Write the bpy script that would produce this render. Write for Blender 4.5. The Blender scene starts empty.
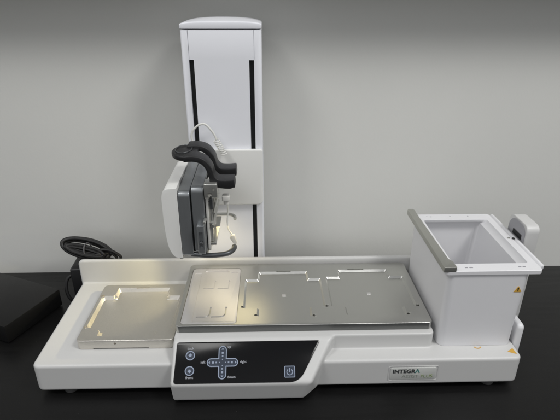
import bpy, bmesh, math, random
from math import sin, cos, pi, radians
from mathutils import Vector, Matrix
random.seed(4)
S = bpy.context.scene
C = S.collection
V = Vector

# ------------------------------------------------------------------ materials
def nodes(name):
    m = bpy.data.materials.new(name); m.use_nodes = True
    nt = m.node_tree
    return m, nt, nt.nodes['Principled BSDF']

def plain(name, col, rough=0.5, metal=0.0, spec=0.5, bump=0.0, bscale=400, var=0.0, vscale=8, rvar=0.0,
          stretch=(1, 1, 1), coat=0.0, aniso=0.0):
    m, nt, b = nodes(name)
    b.inputs['Base Color'].default_value = (*col, 1)
    b.inputs['Roughness'].default_value = rough
    b.inputs['Metallic'].default_value = metal
    b.inputs['Specular IOR Level'].default_value = spec
    b.inputs['Coat Weight'].default_value = coat
    b.inputs['Anisotropic'].default_value = aniso
    L = nt.links
    tc = nt.nodes.new('ShaderNodeTexCoord')
    mp = nt.nodes.new('ShaderNodeMapping'); mp.inputs['Scale'].default_value = stretch
    L.new(tc.outputs['Object'], mp.inputs['Vector'])
    if var or rvar:
        n = nt.nodes.new('ShaderNodeTexNoise'); n.inputs['Scale'].default_value = vscale
        n.inputs['Detail'].default_value = 6; n.inputs['Roughness'].default_value = 0.65
        L.new(mp.outputs[0], n.inputs['Vector'])
        if var:
            r = nt.nodes.new('ShaderNodeMix'); r.data_type = 'RGBA'
            r.inputs[6].default_value = (*[c * (1 - var) for c in col], 1)
            r.inputs[7].default_value = (*[min(1, c * (1 + var)) for c in col], 1)
            L.new(n.outputs['Fac'], r.inputs[0]); L.new(r.outputs[2], b.inputs['Base Color'])
        if rvar:
            q = nt.nodes.new('ShaderNodeMapRange')
            q.inputs['From Min'].default_value = .3; q.inputs['From Max'].default_value = .7
            q.inputs['To Min'].default_value = max(0.02, rough - rvar); q.inputs['To Max'].default_value = rough + rvar
            L.new(n.outputs['Fac'], q.inputs['Value']); L.new(q.outputs[0], b.inputs['Roughness'])
    if bump:
        n2 = nt.nodes.new('ShaderNodeTexNoise'); n2.inputs['Scale'].default_value = bscale
        n2.inputs['Detail'].default_value = 4
        L.new(mp.outputs[0], n2.inputs['Vector'])
        bp = nt.nodes.new('ShaderNodeBump'); bp.inputs['Strength'].default_value = bump
        bp.inputs['Distance'].default_value = 0.0006
        L.new(n2.outputs['Fac'], bp.inputs['Height']); L.new(bp.outputs[0], b.inputs['Normal'])
    return m

M = {}
M['white'] = plain('white_plastic', (.60, .60, .59), .38, bump=.12, bscale=900, var=.015, vscale=14, rvar=.05)
M['carriage'] = plain('warm_white_panel', (.80, .80, .775), .45, bump=.1, bscale=700, var=.015, vscale=8)
M['cool'] = plain('cool_white_painted_metal', (.83, .84, .88), .42, bump=.1, bscale=700, var=.012, vscale=10, rvar=.05)
M['bin'] = plain('bin_white_plastic', (.74, .74, .755), .42, bump=.12, bscale=700, var=.015, vscale=12, rvar=.05)
M['liner'] = plain('bin_inner_plastic', (.60, .60, .64), .5, bump=.25, bscale=60, var=.02, vscale=9)
M['alu'] = plain('bead_blasted_aluminium', (.545, .545, .52), .34, metal=.95, bump=.22, bscale=1500, var=.02, vscale=400)
M['alu_tray'] = plain('satin_aluminium', (.68, .655, .60), .33, metal=.92, bump=.6, bscale=900, var=.06, vscale=260, rvar=.04)
M['alu_pale'] = plain('pale_sheen_aluminium', (.74, .725, .72), .40, metal=.8, bump=.2, bscale=1200, var=.02, vscale=400)  # deck metal made paler: the insert's lamp sheen is put into the colour
M['alu_dark_front'] = plain('reflection_darkened_aluminium', (.20, .205, .20), .42, metal=.9, bump=.2, bscale=1200)  # deck metal darkened to stand in for the dark surroundings it mirrors
M['brushed'] = plain('brushed_metal', (.52, .52, .48), .36, metal=.9, bump=.3, bscale=300, stretch=(12, 1, 12), var=.05, vscale=60)
M['gray_metal'] = plain('slate_grey_anodised_metal', (.31, .325, .335), .34, metal=.75, bump=.2, bscale=400, stretch=(6, 6, .6), var=.08, vscale=80)
M['steel'] = plain('dull_steel', (.55, .55, .52), .34, metal=.85, bump=.1, bscale=500, var=.05, vscale=40)
M['dark_steel'] = plain('dark_steel', (.10, .105, .11), .36, metal=.6, bump=.1, bscale=500)
M['clear'] = plain('frosted_plastic', (.68, .67, .63), .3, bump=.1, bscale=300)
M['black'] = plain('black_moulded_plastic', (.014, .014, .015), .45, bump=.35, bscale=700, rvar=.06, vscale=30)
M['cable'] = plain('black_cable_rubber', (.009, .009, .0095), .5, bump=.15, bscale=300)
M['greytie'] = plain('grey_plug_plastic', (.10, .10, .11), .45)
M['box'] = plain('black_box_paint', (.007, .007, .0072), .38, spec=.34, bump=.2, bscale=500, rvar=.05, vscale=20)
M['slot'] = plain('dark_slot', (.008, .009, .009), .6)
M['seam'] = plain('seam_grey', (.30, .30, .32), .6)
M['glass'] = plain('black_gloss_panel', (.003, .003, .0035), .17, spec=.22)
M['icon'] = plain('pale_blue_print', (.28, .33, .43), .5)
M['icondk'] = plain('navy_print', (.018, .028, .05), .35)
M['print'] = plain('grey_print', (.32, .33, .36), .6)
M['yellow'] = plain('amber_sticker', (.62, .36, .06), .5)
M['ink'] = plain('black_ink', (.02, .018, .015), .5)
M['silverlabel'] = plain('silver_label', (.60, .61, .585), .42)
M['txtdark'] = plain('dark_lettering', (.05, .055, .055), .5)
M['txtteal'] = plain('teal_lettering', (.05, .22, .20), .5)
M['txtgrey'] = plain('grey_lettering', (.26, .28, .25), .5)
M['txtgreen'] = plain('green_lettering', (.22, .30, .10), .5)
M['rubber'] = plain('rubber_foot', (.05, .05, .05), .7)
M['whitecable'] = plain('white_cable', (.74, .74, .70), .4)
M['gap'] = plain('recess_plastic', (.33, .33, .35), .6)
M['wall'] = plain('grey_wall_paint', (.70, .702, .673), .62, bump=.22, bscale=260, var=.025, vscale=5)

def table_mat():
    m, nt, b = nodes('black_laminate')
    L = nt.links
    tc = nt.nodes.new('ShaderNodeTexCoord')
    mp = nt.nodes.new('ShaderNodeMapping'); mp.inputs['Scale'].default_value = (1.2, 14, 1)
    mp.inputs['Rotation'].default_value = (0, 0, radians(4))
    L.new(tc.outputs['Object'], mp.inputs['Vector'])
    n = nt.nodes.new('ShaderNodeTexNoise'); n.inputs['Scale'].default_value = 6; n.inputs['Detail'].default_value = 8
    n.inputs['Distortion'].default_value = .6
    L.new(mp.outputs[0], n.inputs['Vector'])
    r = nt.nodes.new('ShaderNodeMix'); r.data_type = 'RGBA'
    r.inputs[6].default_value = (.0040, .0040, .0042, 1); r.inputs[7].default_value = (.0072, .0071, .0071, 1)
    L.new(n.outputs['Fac'], r.inputs[0]); L.new(r.outputs[2], b.inputs['Base Color'])
    vo = nt.nodes.new('ShaderNodeTexVoronoi'); vo.inputs['Scale'].default_value = 55; L.new(tc.outputs['Object'], vo.inputs['Vector'])
    dm = nt.nodes.new('ShaderNodeMapRange'); dm.inputs['From Min'].default_value = .022; dm.inputs['From Max'].default_value = .034
    dm.inputs['To Min'].default_value = .55; dm.inputs['To Max'].default_value = 0
    L.new(vo.outputs['Distance'], dm.inputs['Value'])
    dx = nt.nodes.new('ShaderNodeMix'); dx.data_type = 'RGBA'; dx.inputs[7].default_value = (.10, .10, .095, 1)
    L.new(dm.outputs[0], dx.inputs[0]); L.new(r.outputs[2], dx.inputs[6]); L.new(dx.outputs[2], b.inputs['Base Color'])
    q = nt.nodes.new('ShaderNodeMapRange'); q.inputs['From Min'].default_value = .35; q.inputs['From Max'].default_value = .65
    q.inputs['To Min'].default_value = .34; q.inputs['To Max'].default_value = .42
    L.new(n.outputs['Fac'], q.inputs['Value']); L.new(q.outputs[0], b.inputs['Roughness'])
    b.inputs['Specular IOR Level'].default_value = .28
    n2 = nt.nodes.new('ShaderNodeTexNoise'); n2.inputs['Scale'].default_value = 500
    L.new(tc.outputs['Object'], n2.inputs['Vector'])
    bp = nt.nodes.new('ShaderNodeBump'); bp.inputs['Strength'].default_value = .18; bp.inputs['Distance'].default_value = .0004
    L.new(n2.outputs['Fac'], bp.inputs['Height']); L.new(bp.outputs[0], b.inputs['Normal'])
    return m
M['table'] = table_mat()

# ------------------------------------------------------------------ geometry helpers
def rpoly(x0, y0, x1, y1, r=0.0, seg=6):
    """rounded rectangle, r = one radius or four (bl, br, tr, tl)"""
    if not isinstance(r, (tuple, list)): r = (r,) * 4
    out = []
    for (cx, cy, a, rr) in ((x0, y0, 180, r[0]), (x1, y0, 270, r[1]), (x1, y1, 0, r[2]), (x0, y1, 90, r[3])):
        if rr <= 0: out.append((cx, cy)); continue
        ox = cx + (rr if cx == x0 else -rr); oy = cy + (rr if cy == y0 else -rr)
        for i in range(seg + 1):
            t = radians(a + 90 * i / seg); out.append((ox + rr * cos(t), oy + rr * sin(t)))
    return out

def fillet(pts, r, seg=5):
    """round every corner of a polygon; r a number or one per corner"""
    n = len(pts); out = []
    for i in range(n):
        rr = r[i] if isinstance(r, (list, tuple)) else r
        p = V(pts[i]).to_2d(); a = V(pts[i - 1]).to_2d(); c = V(pts[(i + 1) % n]).to_2d()
        if rr <= 0: out.append(tuple(p)); continue
        d1 = (a - p); d2 = (c - p)
        k = min(rr, d1.length * .48, d2.length * .48)
        s = p + d1.normalized() * k; e = p + d2.normalized() * k
        for j in range(seg + 1):
            t = j / seg; q = s * (1 - t) ** 2 + p * 2 * t * (1 - t) + e * t * t
            out.append((q.x, q.y))
    return out

def prism(pts, axis, a0, a1, bm=None):
    """extrude a 2D polygon along axis (x: (y,z); y: (x,z); z: (x,y))"""
    bm = bm or bmesh.new()
    def P(p, a):
        return {'x': (a, p[0], p[1]), 'y': (p[0], a, p[1]), 'z': (p[0], p[1], a)}[axis]
    lo = [bm.verts.new(P(p, a0)) for p in pts]; hi = [bm.verts.new(P(p, a1)) for p in pts]
    n = len(pts)
    bm.faces.new(lo); bm.faces.new(hi)
    for i in range(n): bm.faces.new((lo[i], lo[(i + 1) % n], hi[(i + 1) % n], hi[i]))
    return bm

def box(x0, x1, y0, y1, z0, z1, bm=None):
    return prism([(x0, y0), (x1, y0), (x1, y1), (x0, y1)], 'z', z0, z1, bm)

def hull(pts, bm=None):
    b = bmesh.new(); vs = [b.verts.new(p) for p in pts]
    bmesh.ops.convex_hull(b, input=vs)
    bmesh.ops.dissolve_limit(b, angle_limit=radians(1), verts=b.verts, edges=b.edges)
    if bm is None: return b
    me = bpy.data.meshes.new('t'); b.to_mesh(me); bm.from_mesh(me); return bm

def cyl(c, r, h, axis='z', seg=24, bm=None, r2=None):
    bm = bm or bmesh.new()
    rot = {'z': Matrix.Identity(4), 'x': Matrix.Rotation(pi / 2, 4, 'Y'), 'y': Matrix.Rotation(-pi / 2, 4, 'X')}[axis] if isinstance(axis, str) else axis
    bmesh.ops.create_cone(bm, cap_ends=True, segments=seg, radius1=r, radius2=r if r2 is None else r2, depth=h,
                          matrix=Matrix.Translation(c) @ rot)
    return bm

def catmull(pts, n=8, closed=False):
    P = [V(p) for p in pts]; out = []
    m = len(P); rng = range(m if closed else m - 1)
    for i in rng:
        if closed: a, b, c, d = P[i - 1], P[i], P[(i + 1) % m], P[(i + 2) % m]
        else: a, b, c, d = P[max(i - 1, 0)], P[i], P[i + 1], P[min(i + 2, m - 1)]
        for j in range(n):
            t = j / n
            out.append(.5 * ((2 * b) + (c - a) * t + (2 * a - 5 * b + 4 * c - d) * t * t + (3 * b - a - 3 * c + d) * t ** 3))
    if not closed: out.append(P[-1])
    return out

def tube(path, r, seg=12, closed=False, bm=None):
    bm = bm or bmesh.new(); rings = []; n = len(path); up = None
    for i, p in enumerate(path):
        if closed: t = path[(i + 1) % n] - path[i - 1]
        else: t = path[min(i + 1, n - 1)] - path[max(i - 1, 0)]
        t.normalize()
        if up is None: up = t.orthogonal().normalized()
        up = (up - t * up.dot(t)).normalized(); s = t.cross(up)
        rr = r(i / max(1, n - 1)) if callable(r) else r
        rings.append([bm.verts.new(p + (up * cos(2 * pi * k / seg) + s * sin(2 * pi * k / seg)) * rr) for k in range(seg)])
    for i in range(n if closed else n - 1):
        A = rings[i]; B = rings[(i + 1) % n]
        for k in range(seg): bm.faces.new((A[k], A[(k + 1) % seg], B[(k + 1) % seg], B[k]))
    if not closed: bm.faces.new(rings[0][::-1]); bm.faces.new(rings[-1])
    return bm

def bake(bm, bevel=0.0, segs=3, angle=35, cuts=(), remesh=0, smooth_it=0, cutbevel=0.0):
    """apply bevel / boolean / remesh and give back a finished mesh"""
    bmesh.ops.recalc_face_normals(bm, faces=bm.faces)
    me = bpy.data.meshes.new('m'); bm.to_mesh(me); bm.free()
    o = bpy.data.objects.new('m', me); C.objects.link(o); tmp = [o]
    if bevel:
        md = o.modifiers.new('b', 'BEVEL'); md.width = bevel; md.segments = segs
        md.limit_method = 'ANGLE'; md.angle_limit = radians(angle); md.use_clamp_overlap = True
    if cuts:
        cb = bmesh.new()
        for c in cuts:
            bmesh.ops.recalc_face_normals(c, faces=c.faces)
            cm = bpy.data.meshes.new('c'); c.to_mesh(cm); c.free()
            co = bpy.data.objects.new('c', cm); C.objects.link(co); tmp.append(co)
            md = o.modifiers.new('x', 'BOOLEAN'); md.object = co; md.operation = 'DIFFERENCE'; md.solver = 'EXACT'
        cb.free()
    if cutbevel:
        md = o.modifiers.new('b2', 'BEVEL'); md.width = cutbevel; md.segments = 2
        md.limit_method = 'ANGLE'; md.angle_limit = radians(50); md.use_clamp_overlap = True
    if remesh:
        md = o.modifiers.new('r', 'REMESH'); md.mode = 'VOXEL'; md.voxel_size = remesh; md.adaptivity = 0
        if smooth_it:
            md = o.modifiers.new('s', 'SMOOTH'); md.factor = .5; md.iterations = smooth_it
    dg = bpy.context.evaluated_depsgraph_get(); dg.update()
    res = bpy.data.meshes.new_from_object(o.evaluated_get(dg))
    for t in tmp: bpy.data.objects.remove(t)
    return res

def obj(name, me, mat, parent=None, smooth=40, base=None):
    """link a mesh given in world coordinates; parts are stored relative to their thing's base"""
    if isinstance(me, bmesh.types.BMesh): me = bake(me)
    me.name = name
    me.materials.clear(); me.materials.append(M[mat])
    root = parent
    while root is not None and root.parent is not None: root = root.parent
    off = root.location.copy() if root is not None else V(base or (0, 0, 0))
    me.transform(Matrix.Translation(-off))
    for f in me.polygons: f.use_smooth = smooth > 0
    if 0 < smooth < 180:
        me.update()
        try: me.set_sharp_from_angle(angle=radians(smooth))
        except Exception: pass
    o = bpy.data.objects.new(name, me); C.objects.link(o)
    if parent is not None: o.parent = parent
    else: o.location = off
    return o

def tag(o, label=None, cat=None, group=None, kind=None):
    if label: o['label'] = label
    if cat: o['category'] = cat
    if group: o['group'] = group
    if kind: o['kind'] = kind
    return o

def thing(name, loc, label, cat, group=None):
    o = bpy.data.objects.new(name, None); C.objects.link(o); o.location = loc; o.empty_display_size = .02
    return tag(o, label, cat, group)

def text_mesh(txt, size, Mx, depth=.00015, align='LEFT', shear=0.0, space=1.0, bold=0.0):
    cu = bpy.data.curves.new('t', 'FONT'); cu.body = txt; cu.size = size; cu.extrude = depth
    cu.align_x = align; cu.shear = shear; cu.space_character = space; cu.offset = bold
    cu.resolution_u = 4
    o = bpy.data.objects.new('t', cu); C.objects.link(o)
    dg = bpy.context.evaluated_depsgraph_get(); dg.update()
    me = bpy.data.meshes.new_from_object(o.evaluated_get(dg)); bpy.data.objects.remove(o)
    me.transform(Mx); return me

def join(*meshes):
    bm = bmesh.new()
    for m in meshes:
        if isinstance(m, bmesh.types.BMesh):
            t = bpy.data.meshes.new('t'); bmesh.ops.recalc_face_normals(m, faces=m.faces); m.to_mesh(t); m.free(); m = t
        bm.from_mesh(m)
    me = bpy.data.meshes.new('j'); bm.to_mesh(me); bm.free(); return me

# ------------------------------------------------------------------ setting
H = .0624; ZD = .1052; YW = .3865
o = obj('table', bake(box(-1.6, 2.4, -.62, YW, -.03, 0), bevel=.002), 'table'); tag(o, kind='structure')
wb = box(-1.8, 2.6, YW, YW + .12, -.6, .665)
o = obj('wall', join(wb, box(-1.8, 2.6, YW - .120, YW + .12, .665, 1.5)), 'wall', smooth=0); tag(o, kind='structure')  # upper slab: unseen overhang added to shade the top of the wall

# ------------------------------------------------------------------ the robot
R = thing('pipetting_robot', (.4, .15, 0), 'long white benchtop pipetting robot with a tall tower, black button panel and slate grey head', 'lab robot')
bm = bmesh.new()
def add(me):
    bm.from_mesh(me)
# base slab, rear rail, raised block, control bulge
add(bake(prism(rpoly(0, 0, .8, .335, .011), 'z', .010, H), bevel=.004))
add(bake(prism(rpoly(-.0015, .03, .8, .1145, (0, 0, .009, .009)), 'y', .2415, .2515), bevel=.003))
add(bake(prism(rpoly(.2258, .0300, .6592, .2405, (.002, .009, .004, .002)), 'z', .035, .0912), bevel=.004))
bulge = hull([(.2257, .05, .0914), (.2257, .0235, .0914), (.2257, -.0315, .0475), (.2257, -.0215, .004), (.2257, .05, .004),
              (.487, .0235, .0914), (.449, -.0315, .0475), (.437, -.0215, .004), (.4608, .002, .004), (.505, .05, .0914), (.487, .05, .004)])
add(bake(bulge, bevel=.0045, segs=3, angle=20))
body = bake(bm, remesh=.0013, smooth_it=7)
o = obj('base_housing', body, 'white', R, smooth=180)

foot = obj('rubber_foot', join(bake(cyl((.05, .0145, .006), .011, .012), bevel=.002)), 'rubber', R)
for (x, y) in ((.755, .0145), (.05, .30), (.755, .30)):
    c = foot.copy(); C.objects.link(c); c.parent = R; c.location = (x - .05, y - .0145, 0)

# ---- control panel (laid on the sloping bulge)
k = .8055; cl = math.sqrt(1 + k * k)
PU = V((1, 0, 0)); PVv = V((0, 1 / cl, k / cl)); PN = PU.cross(PVv)
PO = V((0, -.0315, .0475)) + PN * .0003
PM = Matrix(((PU.x, PVv.x, PN.x, PO.x), (PU.y, PVv.y, PN.y, PO.y), (PU.z, PVv.z, PN.z, PO.z), (0, 0, 0, 1)))
def onpanel(pts, d0, d1):
    b = prism(pts, 'z', d0, d1); b.transform(PM); return b
gl = fillet([(.2312, .0022), (.4300, .0022), (.4660, .0665), (.2330, .0665)], [.005, .016, .005, .004], 7)
panel = obj('control_panel', bake(onpanel(gl, -.002, .0007), bevel=.0004, segs=2), 'glass', R)

def ring(c, r, w, z0, z1, n=32):
    b = bmesh.new(); vs = []
    for i in range(n):
        a = 2 * pi * i / n; q = []
        for (rr, z) in ((r, z0), (r, z1), (r - w, z1), (r - w, z0)):
            q.append(b.verts.new((c[0] + rr * cos(a), c[1] + rr * sin(a), z)))
        vs.append(q)
    for i in range(n):
        A, B = vs[i], vs[(i + 1) % n]
        for j in range(4): b.faces.new((A[j], A[(j + 1) % 4], B[(j + 1) % 4], B[j]))
    b.transform(PM); return b
def outline(pts, w, z0, z1):
    """a frame of width w following a closed outline"""
    b = bmesh.new(); n = len(pts); P = [V((p[0], p[1])) for p in pts]; ins = []
    ar = sum(P[i].x * P[(i + 1) % n].y - P[(i + 1) % n].x * P[i].y for i in range(n))
    sg = 1 if ar > 0 else -1
    for i in range(n):
        t1 = (P[i] - P[i - 1]).normalized(); t2 = (P[(i + 1) % n] - P[i]).normalized()
        n1 = V((-t1.y, t1.x)) * sg; n2 = V((-t2.y, t2.x)) * sg; m = (n1 + n2)
        m = m.normalized() * (w / max(.4, m.normalized().dot(n1))); ins.append(P[i] + m)
    q = [[b.verts.new((*P[i], z0)), b.verts.new((*P[i], z1)), b.verts.new((*ins[i], z1)), b.verts.new((*ins[i], z0))] for i in range(n)]
    for i in range(n):
        A, B = q[i], q[(i + 1) % n]
        for j in range(4): b.faces.new((A[j], A[(j + 1) % 4], B[(j + 1) % 4], B[j]))
    return b
Z0, Z1 = .0006, .00095
def disc(cx, cy, r, z0=Z0, z1=.0008, n=28):
    b = prism([(cx + r * cos(2 * pi * i / n), cy + r * sin(2 * pi * i / n)) for i in range(n)], 'z', z0, z1); b.transform(PM); return b
for (bx, by, up) in ((.2556, .0452, 1), (.2556, .0216, -1)):
    b = obj('panel_button', ring((bx, by), .0074, .0014, Z0, Z1), 'icon', panel)
    obj('button_face', disc(bx, by, .0061), 'icondk', b)
    s = .0036 * up
    ar = [(-.0036, 0), (0, s), (.0036, 0), (.0018, 0), (.0018, -s * .55), (-.0018, -s * .55), (-.0018, 0)]
    obj('arrow_mark', onpanel([(bx + x, by + y) for x, y in ar], .0008, .0010), 'icon', b)
cx, cy = .3074, .0338; W = .0066; LX, LY = .0250, .0257
cross = []
def arm(ax, ay, L):
    out = []
    px_, py_ = -ay, ax
    for i in range(9):
        t = -pi / 2 + pi * i / 8
        out.append((cx + ax * (L - W) + W * (ax * cos(t) + px_ * sin(t)), cy + ay * (L - W) + W * (ay * cos(t) + py_ * sin(t))))
    return out
cross += arm(1, 0, LX) + [(cx + W, cy + W)] + arm(0, 1, LY) + [(cx - W, cy + W)] + arm(-1, 0, LX) + [(cx - W, cy - W)] + arm(0, -1, LY) + [(cx + W, cy - W)]
b = outline(cross, .0014, Z0, Z1); b.transform(PM)
pad = obj('direction_pad', b, 'icon', panel)
obj('pad_face', onpanel(cross, Z0 - .0001, .0008), 'icondk', pad)
dots = bmesh.new()
for i, d in enumerate((.0048, .0098, .0150, .0200)):
    s = .0008 + .00035 * i
    for (ax, ay) in ((1, 0), (-1, 0), (0, 1), (0, -1)):
        X, Y = cx + ax * d, cy + ay * d
        prism([(X - s, Y - s), (X + s, Y - s), (X + s, Y + s), (X - s, Y + s)] if i < 3 else
              [(X + ax * s * 1.4, Y + ay * s * 1.4), (X - ay * s * 1.2, Y + ax * s * 1.2), (X + ay * s * 1.2, Y - ax * s * 1.2)], 'z', .0008, .0010, dots)
dots.transform(PM); obj('pad_marks', dots, 'icon', pad)
sq = rpoly(.4062, .0090, .4232, .0268, .0015)
b = outline(sq, .0011, Z0, Z1); b.transform(PM)
pw = obj('power_button', b, 'icon', panel)
obj('button_face', onpanel(sq, Z0 - .0001, .0008), 'icondk', pw)
arc = bmesh.new(); q = []
for i in range(25):
    t = radians(125 + 290 * i / 24); q.append([arc.verts.new((.4147 + r * cos(t), .0174 + r * sin(t), z)) for r, z in ((.0052, .0008), (.0052, .0011), (.0040, .0011), (.0040, .0008))])
for i in range(24):
    for j in range(4): arc.faces.new((q[i][j], q[i][(j + 1) % 4], q[i + 1][(j + 1) % 4], q[i + 1][j]))
arc.faces.new(q[0]); arc.faces.new(q[-1])
prism([(.4141, .0172), (.4153, .0172), (.4153, .0236), (.4141, .0236)], 'z', .0008, .0011, arc); arc.transform(PM)
obj('power_symbol', arc, 'icon', pw)
for txt, x, y in (('back', .2556, .0545), ('front', .2560, .0095), ('up', .3180, .0565), ('down', .3222, .0095), ('left', .2762, .0326), ('right', .3405, .0326)):
    obj('printed_word', text_mesh(txt, .0058, PM @ Matrix.Translation((x, y, .0008)), depth=.0001, align='CENTER', bold=.0001), 'print', panel, smooth=0)

# ---- name plate on the front face
FM = Matrix(((1, 0, 0, 0), (0, 0, -1, 0), (0, 1, 0, 0), (0, 0, 0, 1)))     # text plane -> faces the viewer
def onfront(pts, y0, y1): return prism(pts, 'y', y0, y1)
plate = obj('nameplate', bake(onfront(rpoly(.5825, .0220, .6585, .0470, .003), -.0012, .003), bevel=.0005, segs=2), 'silverlabel', R)
b = outline(rpoly(.5790, .0190, .6620, .0500, .004), .0009, 0, .0006); b.transform(FM)
obj('plate_rim', bake(b), 'white', plate)
def ftext(t, x, z, s, m, name, **kw):
    return obj(name, text_mesh(t, s, Matrix.Translation((x, -.0013, z)) @ FM, depth=.0002, **kw), m, plate, smooth=0)
ftext('INTEGR', .5858, .0362, .0105, 'txtdark', 'lettering', space=1.03, bold=.00045)
tri = bmesh.new()
for pl in ([(.6224, .0362), (.6244, .0362), (.6280, .0438), (.6264, .0438)], [(.6312, .0362), (.6292, .0362), (.6258, .0438), (.6275, .0438)]):
    prism(pl, 'y', -.0016, -.0011, tri)
obj('lettering', tri, 'txtteal', plate)
ftext('ASSIST', .6020, .0258, .0092, 'txtgrey', 'lettering', space=1.02)
ftext('PLUS', .6330, .0258, .0092, 'txtgreen', 'lettering', space=1.02)

# ---- warning triangle on the base top
def sticker_top(cx, cy, s, z, rot, parent, name='warning_triangle'):
    P = [(cx + s * cos(rot + a), cy + s * sin(rot + a)) for a in (pi / 2, pi / 2 + 2 * pi / 3, pi / 2 + 4 * pi / 3)]
    o = obj(name, prism(P, 'z', z - .0002, z + .0003), 'yellow', parent)
    return o
sticker_top(.7890, .0165, .0085, H, radians(-25), R)
o = obj('locating_mark', join(ring((0, 0), .0001, .00005, 0, .00001)), 'yellow', R) if False else None
lb = tube([V((.7345 + .0050 * cos(t), .0285 + .0036 * sin(t), H + .0002)) for t in [pi + pi * i / 12 for i in range(13)]], .0009, 6)
obj('locating_mark', lb, 'yellow', R)

# ---- tower
TX0, TX1, TY = .2350, .3742, .271
tw = prism(fillet([(TX0, TY), (TX1, TY), (TX1, .345), (TX0, .345)], [.004, .004, .012, .012]), 'z', .05, .5490)
cuts = [box(.2468, .2556, TY - .02, TY + .012, .07, .4996), box(.3520, .3606, TY - .02, TY + .012, .07, .4990),
        box(.2474, .2482, TY - .01, TY + .002, .5002, .56), box(.3607, .3614, TY - .01, TY + .002, .5002, .56)]
tower = obj('tower', bake(tw, bevel=.0012, segs=2, cuts=cuts), 'cool', R, smooth=35)
for x0, x1, zt_ in ((.2460, .2564, .5000), (.3512, .3614, .4994)):
    obj('guide_slot', box(x0, x1, TY + .009, TY + .0115, .065, zt_), 'slot', tower)
# cap: shallow arched top that rises towards the back middle
cb = bmesh.new(); nx, ny = 24, 8; g = []
x0c, x1c, y0c, y1c = TX0 - .0005, TX1 + .0005, TY - .0015, .348
for j in range(ny + 1):
    row = []
    for i in range(nx + 1):
        u = i / nx; v = j / ny; e = 1 - abs(2 * u - 1) ** 6; e2 = 1 - abs(2 * u - 1) ** 2.2
        z = .5586 + .0034 * e + .0058 * e2 * min(1, v * 1.6) ** 1.0 * (1 - .25 * v)
        row.append(cb.verts.new((x0c + (x1c - x0c) * u, y0c + (y1c - y0c) * v, z)))
    g.append(row)
lo = [[cb.verts.new((vv.co.x, vv.co.y, .5502)) for vv in row] for row in g]
for j in range(ny):
    for i in range(nx):
        cb.faces.new((g[j][i], g[j][i + 1], g[j + 1][i + 1], g[j + 1][i])); cb.faces.new((lo[j][i], lo[j + 1][i], lo[j + 1][i + 1], lo[j][i + 1]))
for i in range(nx):
    cb.faces.new((lo[0][i], lo[0][i + 1], g[0][i + 1], g[0][i])); cb.faces.new((lo[ny][i], g[ny][i], g[ny][i + 1], lo[ny][i + 1]))
for j in range(ny):
    cb.faces.new((lo[j][0], g[j][0], g[j + 1][0], lo[j + 1][0])); cb.faces.new((lo[j][nx], lo[j + 1][nx], g[j + 1][nx], g[j][nx]))
obj('tower_cap', bake(cb, bevel=.0018, segs=3, angle=40), 'cool', tower, smooth=30)

# ---- carriage plate riding on the tower
car = obj('carriage', bake(prism(rpoly(.2435, .2262, .3738, .3385, (.004, .010, .004, .004)), 'y', .2615, .2702), bevel=.0022), 'carriage', R)

# ---- head
def yz(pts, x0, x1, r=.006, **kw): return bake(prism(fillet(pts, r, 8), 'x', x0, x1), **kw)
head = obj('head_plate', yz([(.120, .192), (.262, .192), (.262, .3185), (.120, .3125)], .2352, .2545, [.006, .004, .004, .010], bevel=.0014), 'gray_metal', R)
tag(head, 'slate grey metal plate between the white cover and the second plate')
obj('head_plate', yz([(.121, .199), (.262, .199), (.262, .3250), (.121, .3195)], .2572, .2775, [.006, .004, .004, .010], bevel=.0014), 'gray_metal', R)
obj('head_core', yz([(.126, .197), (.258, .197), (.258, .3150), (.126, .3090)], .2500, .2600, .006), 'slot', R)
# white shell: its own outline in x-z, sloped at the front top
sh = prism(fillet([(.2345, .1885), (.2210, .1905), (.2125, .2080), (.2085, .2450), (.2085, .3040), (.2130, .3175), (.2345, .3195)], [.001, .008, .014, .02, .012, .008, .001], 6), 'y', .120, .262)
obj('head_cover', bake(sh, bevel=.0035, segs=4, angle=25), 'carriage', R, smooth=45)

# tip and lens edge under the head
obj('head_edge', bake(box(.2290, .2352, .1212, .150, .1865, .1900), bevel=.001), 'steel', R)
# pipette mount: backplate, block, knobs, bracket
mount = obj('pipette_mount', yz([(.127, .198), (.240, .198), (.240, .3180), (.127, .3150)], .2790, .2835, .006, bevel=.001,
            cuts=[prism(rpoly(.150, .225, .172, .285, .006), 'x', .27, .30), prism(rpoly(.185, .215, .225, .245, .005), 'x', .27, .30)]), 'clear', R)
obj('mount_block', bake(join_b := box(.2640, .2765, .1080, .1215, .2030, .2570), bevel=.0018, cuts=[box(.2675, .2735, .100, .1105, .215, .245)]), 'gray_metal', mount)
obj('knob', bake(cyl((.2705, .1060, .2250), .0034, .006, 'y', 16), bevel=.0006), 'dark_steel', mount)
obj('knob', bake(cyl((.2780, .112, .2640), .0026, .016, 'y', 16), bevel=.0005), 'steel', mount)
obj('mount_bracket', bake(box(.2790, .3005, .1180, .1420, .3020, .3270), bevel=.0015, cuts=[cyl((.2945, .118, .3170), .0026, .01, 'y', 14), box(.2850, .2915, .11, .135, .298, .311)]), 'steel', mount)
rib = bmesh.new()
for y_, z_, h_ in ((.132, .215, .075), (.178, .225, .07), (.205, .245, .06)):
    box(.2836, .2885, y_, y_ + .004, z_, z_ + h_, rib)
box(.2836, .2930, .128, .236, .2100, .2140, rib); box(.2836, .2900, .128, .20, .2500, .2530, rib)
obj('mount_rib', bake(rib, bevel=.0006, segs=2), 'steel', mount)
obj('slide_rod', join(bake(cyl((.2885, .180, .2475), .0028, .11, 'y', 16)), bake(cyl((.2905, .182, .2660), .0022, .09, 'y', 14))), 'steel', mount)
obj('clip', bake(box(.2850, .2905, .1300, .1420, .2760, .2960), bevel=.001), 'dark_steel', mount)
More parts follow.
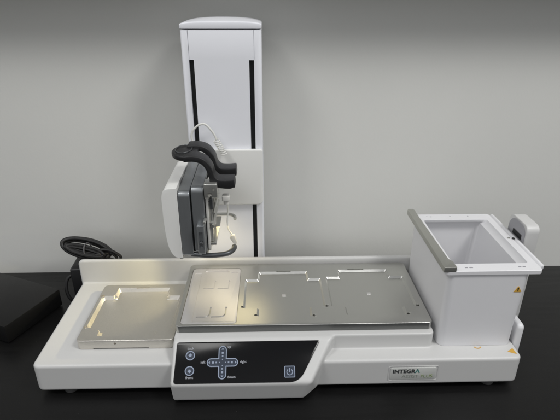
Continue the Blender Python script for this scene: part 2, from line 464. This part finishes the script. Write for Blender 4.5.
obj('clip', bake(box(.2840, .2900, .1500, .1600, .2340, .2480), bevel=.001), 'gray_metal', mount)
obj('tip_holder', join(bake(prism(rpoly(.3060, .1310, .3190, .1470, .003), 'z', .2905, .2990), bevel=.001), bake(cyl((.3120, .1390, .2870), .0042, .008), bevel=.0006)), 'clear', mount)
# finger hooks below the pipette
hk = catmull([(.2500, .1250, .1945), (.2760, .1210, .1935), (.2980, .1210, .1945), (.3130, .1250, .1955), (.3215, .1370, .1965), (.3225, .1450, .198)], 8)
obj('lower_hook', tube(hk, .0046, 12), 'dark_steel', R)
hk = catmull([(.2770, .2420, .2150), (.2930, .2425, .2150), (.3080, .2415, .2150), (.3175, .2345, .2145), (.3195, .2250, .2130)], 8)
obj('upper_hook', tube(hk, .0032, 12), 'steel', R)
hk = [V((.2760, .1230, .1945)), V((.2790, .2430, .2145))]
obj('hook_bar', tube(hk, .0028, 12), 'steel', R)

# ---- black forked handle
def arm_strip(y0, y1, dz=0.0):
    path = catmull([(.2480, 0, .3655), (.2650, 0, .3660), (.2790, 0, .3610), (.2880, 0, .3490), (.2915, 0, .3360), (.2990, 0, .3265), (.3130, 0, .3245), (.3285, 0, .3255)], 6)
    n = len(path); top = []; bot = []
    for i, p in enumerate(path):
        t = (path[min(i + 1, n - 1)] - path[max(i - 1, 0)]).normalized(); nn = V((-t.z, 0, t.x))
        f = i / (n - 1); w = .0048 + .0042 * max(0, (f - .62) / .38) ** .7
        if f > .93: w *= .8
        up_ = .0048 if f < .62 else .0052
        a = p + nn * up_; b_ = p - nn * (w + (.002 if f > .6 else 0)); top.append((a.x, a.z + dz)); bot.append((b_.x, b_.z + dz))
    return prism(top + bot[::-1], 'y', y0, y1)
hb = bmesh.new()
pad_ = prism([(.2590 + .0350 * cos(t), .1655 + .0370 * sin(t)) for t in [pi / 2 + pi * i / 28 for i in range(29)]] + [(.2680, .1285), (.2680, .2025)], 'z', .3605, .3700)
parts_ = [bake(pad_, bevel=.003, segs=3), bake(arm_strip(.1270, .1560), bevel=.0022, segs=3, angle=30), bake(arm_strip(.1750, .2040, .003), bevel=.0022, segs=3, angle=30)]
grip = obj('forked_grip', join(*parts_), 'black', R, smooth=35)
tag(grip, 'black forked grip with two prongs on top of the head')
ov = bmesh.new(); 
path = [V((.2440 + .0135 * cos(t), .166 + .022 * sin(t), .3713)) for t in [2 * pi * i / 40 for i in range(40)]]
obj('grip_groove', tube(path, .0008, 6, closed=True), 'dark_steel', grip)

# ---- white leads on the tower
def arc_pts(): return catmull([(.2460, .2560, .352), (.2440, .2560, .366), (.2480, .2560, .3785), (.2590, .2560, .3880), (.2700, .2560, .3890), (.2790, .2560, .3800), (.2860, .2560, .3690), (.2890, .2560, .3600)], 8)
lead = obj('coiled_lead', tube(arc_pts(), .0020, 10), 'whitecable', R)
co = []
for i in range(8 * 14 + 1):
    t = i / 14; f = i / (8 * 14)
    c = V((.2885, .255, .360)).lerp(V((.3030, .250, .334)), f)
    a = 2 * pi * t; co.append(c + V((.0050 * cos(a), .0050 * sin(a), .0020 * cos(a))))
obj('lead_spring', tube(co, .0011, 7), 'whitecable', lead)
ln = catmull([(.3120, .1450, .2860), (.3120, .1700, .2790), (.3100, .1900, .2620), (.3090, .2000, .2400), (.3070, .2000, .2180), (.3090, .2000, .2020), (.3180, .2000, .1880), (.3200, .2000, .1800)], 8)
lead2 = obj('thin_lead', tube(ln, .0013, 8), 'whitecable', R)
lp_ = bake(hull([(x, y, z) for (x, z) in ((.3105, .1860), (.3130, .1930), (.3190, .1930), (.3240, .1760), (.3190, .1700)) for y in (.196, .203)]), bevel=.0015)
obj('lead_plug', lp_, 'clear', lead2)

# ---- sensor post at the far right
post = thing('sensor_post', (.838, .15, 0), 'slim white post with grey sensor face sticking up behind the white bin', 'sensor post')
yp0, yp1 = .118, .182
pp = prism(fillet([(yp0, 0), (yp1, 0), (yp1, .2430), (yp0, .2430)], [.002, .002, .016, .014], 8), 'x', .8275, .8500)
obj('post_housing', bake(pp, bevel=.005, segs=5, angle=40), 'white', post)
fc = prism(rpoly(yp0 + .0035, .1950, yp1 - .0035, .2400, (.006, .006, .022, .018), 8), 'x', .8262, .8280)
face = obj('sensor_face', bake(fc, bevel=.0004, segs=2), 'gap', post)
obj('sensor_window', prism(rpoly(.1300, .2120, .1600, .2210, .001), 'x', .8255, .8265), 'slot', face)
sd = bake(prism(rpoly(.0340, .004, .20, .1010, .008), 'x', .8005, .8120), bevel=.004)
tag(obj('side_guide', sd, 'bin', post), None)

# ------------------------------------------------------------------ aluminium deck
deck = thing('metal_deck', (.44, .14, .0914), 'wide flat aluminium deck with two plate nests on the raised middle of the robot', 'deck plate')
ZT = ZD; ZB = .0916
cuts = []
def inset(pts, w):
    n = len(pts); P = [V(p).to_2d() for p in pts]; out = []
    ar = sum(P[i].x * P[(i + 1) % n].y - P[(i + 1) % n].x * P[i].y for i in range(n)); sg = 1 if ar > 0 else -1
    for i in range(n):
        t1 = (P[i] - P[i - 1]).normalized(); t2 = (P[(i + 1) % n] - P[i]).normalized()
        n1 = V((-t1.y, t1.x)) * sg; n2 = V((-t2.y, t2.x)) * sg; m = (n1 + n2).normalized()
        out.append(tuple(P[i] + m * (w / max(.5, m.dot(n1)))))
    return out
def pocket(pts, d, r=.003, z=ZT, taper=.6):
    top = fillet(pts, r, 4); low = fillet(inset(pts, d * taper), r, 4); up = fillet(inset(pts, -.004 * taper), r, 4)
    b = bmesh.new(); rings = [[b.verts.new((x, y, zz)) for x, y in q] for q, zz in ((low, z - d), (up, z + .004))]
    n = len(top)
    for k_ in range(n): b.faces.new((rings[0][k_], rings[0][(k_ + 1) % n], rings[1][(k_ + 1) % n], rings[1][k_]))
    b.faces.new(rings[0][::-1]); b.faces.new(rings[1]); return b
PA = [(.362, .0650), (.457, .0640), (.457, .0900), (.4830, .0900), (.4830, .1810), (.4590, .1810), (.4590, .2070), (.3620, .2070), (.3620, .1810), (.3375, .1810), (.3375, .0885), (.362, .0885)]
cuts.append(pocket(PA, .0040, taper=.8))
PB = [(.5160, .0650), (.6210, .0640), (.6210, .0890), (.6440, .0890), (.6440, .1860), (.6170, .1860), (.6170, .2110), (.5190, .2110), (.5190, .1860), (.4925, .1860), (.4925, .0900), (.5160, .0900)]
cuts.append(pocket(PB, .0040, taper=.8))
IX0, IX1, IY0, IY1 = .2335, .3285, .0460, .2215
body = prism(rpoly(.2262, .0412, .6575, .2360, .008), 'z', ZB, ZT)
cuts.append(pocket([(IX0, IY0), (IX1, IY0), (IX1, IY1), (IX0, IY1)], .0022, .0078, taper=.02))
for (x, y) in ((.4600, .0655), (.6230, .0665), (.4850, .0920), (.6455, .0900), (.3600, .0685), (.3360, .0925)):
    cuts.append(cyl((x, y, ZT), .0027, .014, seg=14))
for (x, y) in ((.5675, .1335), (.4105, .1310)):
    pass
cuts.append(box(.398, .426, .2065, .2090, ZT - .002, ZT + .01))
cuts.append(box(.539, .571, .2105, .2130, ZT - .002, ZT + .01))
dk = bake(body, bevel=.0012, segs=3, cuts=cuts)
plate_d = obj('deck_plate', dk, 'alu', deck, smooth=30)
dk.materials.append(M['alu_dark_front'])
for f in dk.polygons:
    if abs(f.normal.z) < .3 and (f.center.y + .14 < .0416): f.material_index = 1  # front faces only: dark reflection painted in as a darker metal
pin = obj('locating_pin', bake(cyl((.4620, .0660, ZT - .0005), .0016, .006, seg=12), bevel=.0003), 'steel', plate_d)
for (x, y) in ((.625, .067), (.6462, .0915), (.4862, .0935)):
    c = pin.copy(); C.objects.link(c); c.parent = plate_d; c.location = (x - .4620, y - .0660, 0)
for (x, y) in ((.5675, .1335), (.4105, .1310)):
    obj('centre_mark', bake(box(x - .0035, x + .0035, y - .0035, y + .0035, ZT - .0042, ZT - .0037), bevel=.0002, segs=1), 'alu_pale', plate_d)
# pale reservoir insert
ZI = ZT - .0002
g_ = .0009
ins_cuts = [prism(fillet([(.2590, .2000), (.3050, .2000), (.3050, .2140), (.2590, .2140)], .004), 'z', ZI - .0018, ZI + .01),
            prism(rpoly(.2395, .1975, .2530, .2060, .001), 'z', ZI - .0012, ZI + .01), prism(rpoly(.3100, .2010, .3230, .2085, .001), 'z', ZI - .0012, ZI + .01),
            box(.2522, .2533, .0530, .1960, ZI - .0008, ZI + .01), box(.2525, .3230, .0528, .0534, ZI - .0006, ZI + .01)]
for (xa, xb) in ((.2610, .2820), (.2870, .3090)):
    ins_cuts += [prism([(xb - .0022, .150), (xb, .150), (xb, .1780), (xb - .0022, .1780)], 'z', ZI - .0014, ZI + .01), prism([(xa, .150), (xb - .0022, .150), (xb - .0022, .1518), (xa, .1518)], 'z', ZI - .0012, ZI + .01)]
    L_ = fillet([(xa - .003, .0640), (xb, .0640), (xb, .0940), (xb - .0024, .0940), (xb - .0024, .0672), (xa - .003, .0672)], [.0002, .012, .0004, .0004, .010, .0002], 8)
    ins_cuts.append(prism(L_, 'z', ZI - .0022, ZI + .01))
ins = prism(rpoly(IX0 + g_, IY0 + g_, IX1 - g_, IY1 - g_, .006), 'z', ZT - .0021, ZI)
insert = obj('deck_insert', bake(ins, bevel=.0003, segs=2, cuts=ins_cuts), 'alu_pale', deck, smooth=30)
tag(insert, 'pale rectangular insert with curved slots at the left end of the deck')

# ------------------------------------------------------------------ small aluminium tray on the left
tray = thing('metal_tray', (.1415, .12, H), 'small square satin aluminium tray nest lying on the left end of the white base', 'tray')
ZS = .0805
TB = prism(rpoly(.0605, .0380, .2225, .2050, .008), 'z', H + .0004, ZS)
TP = [(.0920, .0500), (.1900, .0500), (.1900, .0670), (.2150, .0700), (.2150, .1660), (.1910, .1660), (.1910, .1930), (.0900, .1930), (.0900, .1680), (.0665, .1680), (.0665, .0740), (.0920, .0660)]
tc_ = [pocket(TP, .0068, .0035, ZS), prism([(.0850, H - .01), (.1830, H - .01), (.1800, H + .0030), (.0880, H + .0030)], 'y', .03, .045), cyl((.1250, .0385, .0745), .0020, .006, 'y', 16)]
for (x, y) in ((.0925, .0665), (.1895, .0675), (.0670, .0745), (.0665, .1675), (.0905, .1675), (.1905, .1660)):
    tc_.append(cyl((x, y, ZS), .0038, .0104, seg=16))
tc_.append(box(.125, .15, .1925, .1945, ZS - .002, ZS + .01))
obj('tray_plate', bake(TB, bevel=.0014, segs=3, cuts=tc_), 'alu_tray', tray, smooth=30)

# ------------------------------------------------------------------ waste bin at the right
bn = thing('waste_bin', (.735, .13, H), 'open white rectangular plastic bin with a metal rail along its left rim', 'bin')
ZR = .2120
def loft(rings, bm=None):
    bm = bm or bmesh.new(); R_ = [[bm.verts.new(p) for p in r] for r in rings]
    n = len(R_[0])
    for i in range(len(R_) - 1):
        for k_ in range(n): bm.faces.new((R_[i][k_], R_[i][(k_ + 1) % n], R_[i + 1][(k_ + 1) % n], R_[i + 1][k_]))
    bm.faces.new(R_[0][::-1]); bm.faces.new(R_[-1]); return bm
def rr3(x0, y0, x1, y1, r, z): return [(x, y, z) for x, y in rpoly(x0, y0, x1, y1, r, 8)]
# walls with a draft: outer rings up, inner rings down
wbm = loft([rr3(.6685, .0320, .7935, .2330, .012, H + .0005), rr3(.6670, .0310, .7940, .2345, .012, .12), rr3(.6665, .0325, .7985, .2350, .012, .2045),
            rr3(.6605, .0300, .8150, .2390, .006, .2050), rr3(.6605, .0300, .8150, .2390, .006, ZR - .0008), rr3(.6613, .0308, .8142, .2382, .006, ZR),
            rr3(.6790, .0525, .8015, .2150, .005, ZR), rr3(.6795, .0530, .8010, .2145, .005, ZR - .001), rr3(.6790, .0530, .7985, .2160, .005, ZR - .006),
            rr3(.6745, .0390, .7925, .2270, .010, ZR - .0105), rr3(.6740, .0390, .7860, .2260, .010, H + .006)])
obj('bin_body', bake(wbm), 'bin', bn, smooth=35)
# right raised lip
lip = obj('rim_ridge', bake(prism([(.8152, ZR - .0070), (.8225, ZR - .0070), (.8225, ZR + .0012), (.8185, ZR + .0012), (.8152, ZR - .003)], 'y', .0430, .2350), bevel=.0012), 'bin', bn)
sc_ = obj('rim_screw', bake(cyl((.8085, .1370, ZR + .0006), .0024, .0016, seg=16), bevel=.0004), 'steel', bn)
obj('rim_screw', bake(cyl((.8150, .1340, ZR + .0014), .0024, .0016, seg=16), bevel=.0004), 'slot', bn)
for (x, w) in ((.6960, .0045), (.7035, .0060)):
    obj('rim_mark', bake(prism(rpoly(x - w / 2, .0395, x + w / 2, .0418, .0008), 'z', ZR - .0001, ZR + .0003)), 'seam', bn)
for (x, w) in ((.7820, .0050), (.7890, .0050), (.6975, .003)):
    y_ = .0400 if w > .004 else .2260
    obj('rim_mark', bake(prism(rpoly(x - w / 2, y_, x + w / 2, y_ + .0022, .0008), 'z', ZR - .0001, ZR + .0003)), 'seam', bn)
for x in (.690, .735, .770):
    obj('rim_mark', bake(cyl((x, .2280, ZR + .0001), .0011, .0006, seg=12)), 'seam', bn)
# metal rail along left rim
rl = prism(fillet([(.6565, .0300), (.6765, .0300), (.6765, .0480), (.6715, .0560), (.6695, .2250), (.6700, .2490), (.6560, .2490)], [.001, .001, .003, .01, .006, .008, .008], 6), 'z', ZR - .0020, ZR + .0075)
obj('rim_rail', bake(rl, bevel=.0015, segs=3), 'brushed', bn)
# warning triangle with mark on the front
def tri_front(cx, cz, s, y):
    P = [(cx, cz + s), (cx - s * .95, cz - s * .65), (cx + s * .95, cz - s * .65)]
    t = obj('warning_triangle', bake(prism(fillet(P, .0008, 3), 'y', y - .0005, y + .002)), 'yellow', bn)
    q = bmesh.new()
    prism([(cx - .0007, cz - .0006), (cx + .0007, cz - .0006), (cx + .0010, cz + .0040), (cx - .0010, cz + .0040)], 'y', y - .0008, y - .0004, q)
    prism(rpoly(cx - .0008, cz - .0027, cx + .0008, cz - .0013, .0004), 'y', y - .0008, y - .0004, q)
    obj('exclamation_mark', bake(q), 'ink', t)
tri_front(.7822, .1750, .0068, .0318)

# ------------------------------------------------------------------ black box and cables on the left
bx = thing('black_box', (-.1105, .1306, 0), 'flat black box lying on the table to the left of the robot', 'box')
F = V((-.1105, .1306)); Rr = V((-.0545, .2562)); d = (Rr - F).normalized(); nrm = V((-d.y, d.x)); BL = .20
P = [F, F + d * .134, F + d * .134 + nrm * BL, F + nrm * BL]
P = [(p.x, p.y) for p in P]
obj('box_body', bake(prism(P, 'z', .0015, .0400), bevel=.0012, segs=2), 'box', bx)
obj('box_base', bake(prism([(F + d * .004 + nrm * .004)[:], (F + d * .130 + nrm * .004)[:], (F + d * .130 + nrm * (BL - .004))[:], (F + d * .004 + nrm * (BL - .004))[:]], 'z', 0, .0016)), 'slot', bx)

ad = thing('power_adapter', (-.012, .31, 0), 'black power adapter block standing behind the left corner of the white base', 'power adapter')
ab = prism(fillet([(-.034, .268), (.030, .276), (.026, .350), (-.038, .342)], .005), 'z', .0, .078)
ab_o = obj('adapter_body', bake(ab, bevel=.004), 'black', ad)
obj('adapter_cord', tube(catmull([(-.030, .282, .060), (-.044, .274, .052), (-.047, .265, .030), (-.040, .262, .008), (-.030, .270, .004)], 8), .0034, 10), 'cable', ad)

pts = []
cr = thing('coiled_power_cable', (.0, .31, .078), 'thick black power cable bundled into long loops behind the left rear corner', 'cable')
ang0 = radians(-17)
for i in range(11):
    a = .050 - .0055 * (i % 4) + random.uniform(-.0015, .0015); b_ = .0145 - .0036 * (i % 4)
    for j in range(16):
        t = 2 * pi * j / 16 + .2
        X = a * cos(t); Z = b_ * sin(t)
        x = X * cos(ang0) - Z * sin(ang0); z = X * sin(ang0) + Z * cos(ang0)
        pts.append(V((-.006 + x + .003 * sin(i * 2.1), .302 + .010 * sin(i * 1.7) + Z * .8, .1070 + z + .0016 * cos(i * 1.9))))
obj('cable_loop', tube(catmull(pts, 4), .0038, 9), 'cable', cr)
lp = catmull([(.012, .300, .100), (.028, .300, .1075), (.046, .300, .1050), (.060, .300, .0960), (.066, .300, .0880), (.060, .300, .0800), (.040, .302, .084), (.015, .303, .094)], 8)
obj('cable_loop', tube(lp, .0032, 9), 'cable', cr)
lp = catmull([(.0, .304, .108), (.025, .306, .1005), (.045, .304, .0960), (.056, .304, .0850), (.05, .304, .078)], 8)
obj('cable_loop', tube(lp, .0030, 9), 'cable', cr)
obj('cable_plug', bake(hull([(.008, .288, .1020), (.008, .300, .1060), (.030, .286, .0900), (.032, .300, .0960), (.000, .290, .0960), (.024, .288, .0840), (.0, .3, .096), (.024, .3, .084)]), bevel=.002), 'greytie', cr)
obj('cable_tie', tube([V((-.001 + .0035 * cos(t) - .006 * sin(t) * .3, .300 + .013 * cos(t), .1050 + .0175 * sin(t))) for t in [2 * pi * i / 24 for i in range(24)]], .0014, 8, closed=True), 'greytie', cr)

# ------------------------------------------------------------------ lights
W_ = bpy.data.worlds.new('World'); S.world = W_; W_.use_nodes = True
wn = W_.node_tree; bgn = wn.nodes['Background']
g1 = wn.nodes.new('ShaderNodeTexCoord'); g2 = wn.nodes.new('ShaderNodeSeparateXYZ'); g3 = wn.nodes.new('ShaderNodeMapRange')
g3.inputs['From Min'].default_value = -1; g3.inputs['From Max'].default_value = 1
g4 = wn.nodes.new('ShaderNodeValToRGB'); e = g4.color_ramp.elements
e[0].position = .48; e[0].color = (.015, .015, .015, 1); e[1].position = 1; e[1].color = (.30, .31, .33, 1)
k2 = e.new(.56); k2.color = (.42, .425, .43, 1); k3 = e.new(.72); k3.color = (.54, .545, .555, 1)
wn.links.new(g1.outputs['Generated'], g2.inputs[0]); wn.links.new(g2.outputs['Z'], g3.inputs['Value'])
wn.links.new(g3.outputs[0], g4.inputs[0]); wn.links.new(g4.outputs[0], bgn.inputs[0]); bgn.inputs[1].default_value = 1.26
def area(name, loc, target, sx, sy, power, col):
    l = bpy.data.lights.new(name, 'AREA'); l.shape = 'RECTANGLE'; l.size = sx; l.size_y = sy; l.energy = power; l.color = col
    o = bpy.data.objects.new(name, l); C.objects.link(o); o.location = loc
    o.rotation_euler = (V(target) - V(loc)).to_track_quat('-Z', 'Y').to_euler(); return o
area('ceiling_lamp', (-.75, -.75, 2.2), (.3, .3, .2), .6, .6, 14.5, (1, .99, .97))
area('ceiling_lamp', (1.65, -.75, 2.2), (.5, .3, .2), .6, .6, 25.5, (1, .99, .97))
area('head_lamp', (.268, .205, .186), (.262, .245, .100), .08, .045, .036, (1, .87, .56))
area('head_lamp', (.328, .200, .214), (.345, .130, .105), .085, .05, .030, (1, .84, .46))
l = bpy.data.lights.new('head_lamp', 'SPOT'); l.energy = .95; l.color = (1, .85, .45); l.spot_size = radians(84); l.spot_blend = .7; l.shadow_soft_size = .006
o = bpy.data.objects.new('head_lamp', l); C.objects.link(o); o.location = (.232, .170, .182)
o.rotation_euler = (V((.06, .165, .055)) - V(o.location)).to_track_quat('-Z', 'Y').to_euler()

# ------------------------------------------------------------------ camera
cd = bpy.data.cameras.new('camera'); cam = bpy.data.objects.new('camera', cd); C.objects.link(cam); S.camera = cam
cd.sensor_fit = 'HORIZONTAL'; cd.sensor_width = 36; cd.lens = 36 * 482.5264 / 560; cd.clip_start = .01; cd.clip_end = 50
pi_, ya, ro = .4317, .0277, .0020
Fw = V((sin(ya) * cos(pi_), cos(ya) * cos(pi_), -sin(pi_))); Rt = Fw.cross(V((0, 0, 1))).normalized(); Up = Rt.cross(Fw)
R2 = Rt * cos(ro) + Up * sin(ro); U2 = -Rt * sin(ro) + Up * cos(ro)
cam.matrix_world = Matrix(((R2.x, U2.x, -Fw.x, .3824), (R2.y, U2.y, -Fw.y, -.6073), (R2.z, U2.z, -Fw.z, .6143), (0, 0, 0, 1)))

S.view_settings.view_transform = 'Standard'; S.view_settings.look = 'None'; S.view_settings.gamma = 1
S.view_settings.exposure = 0
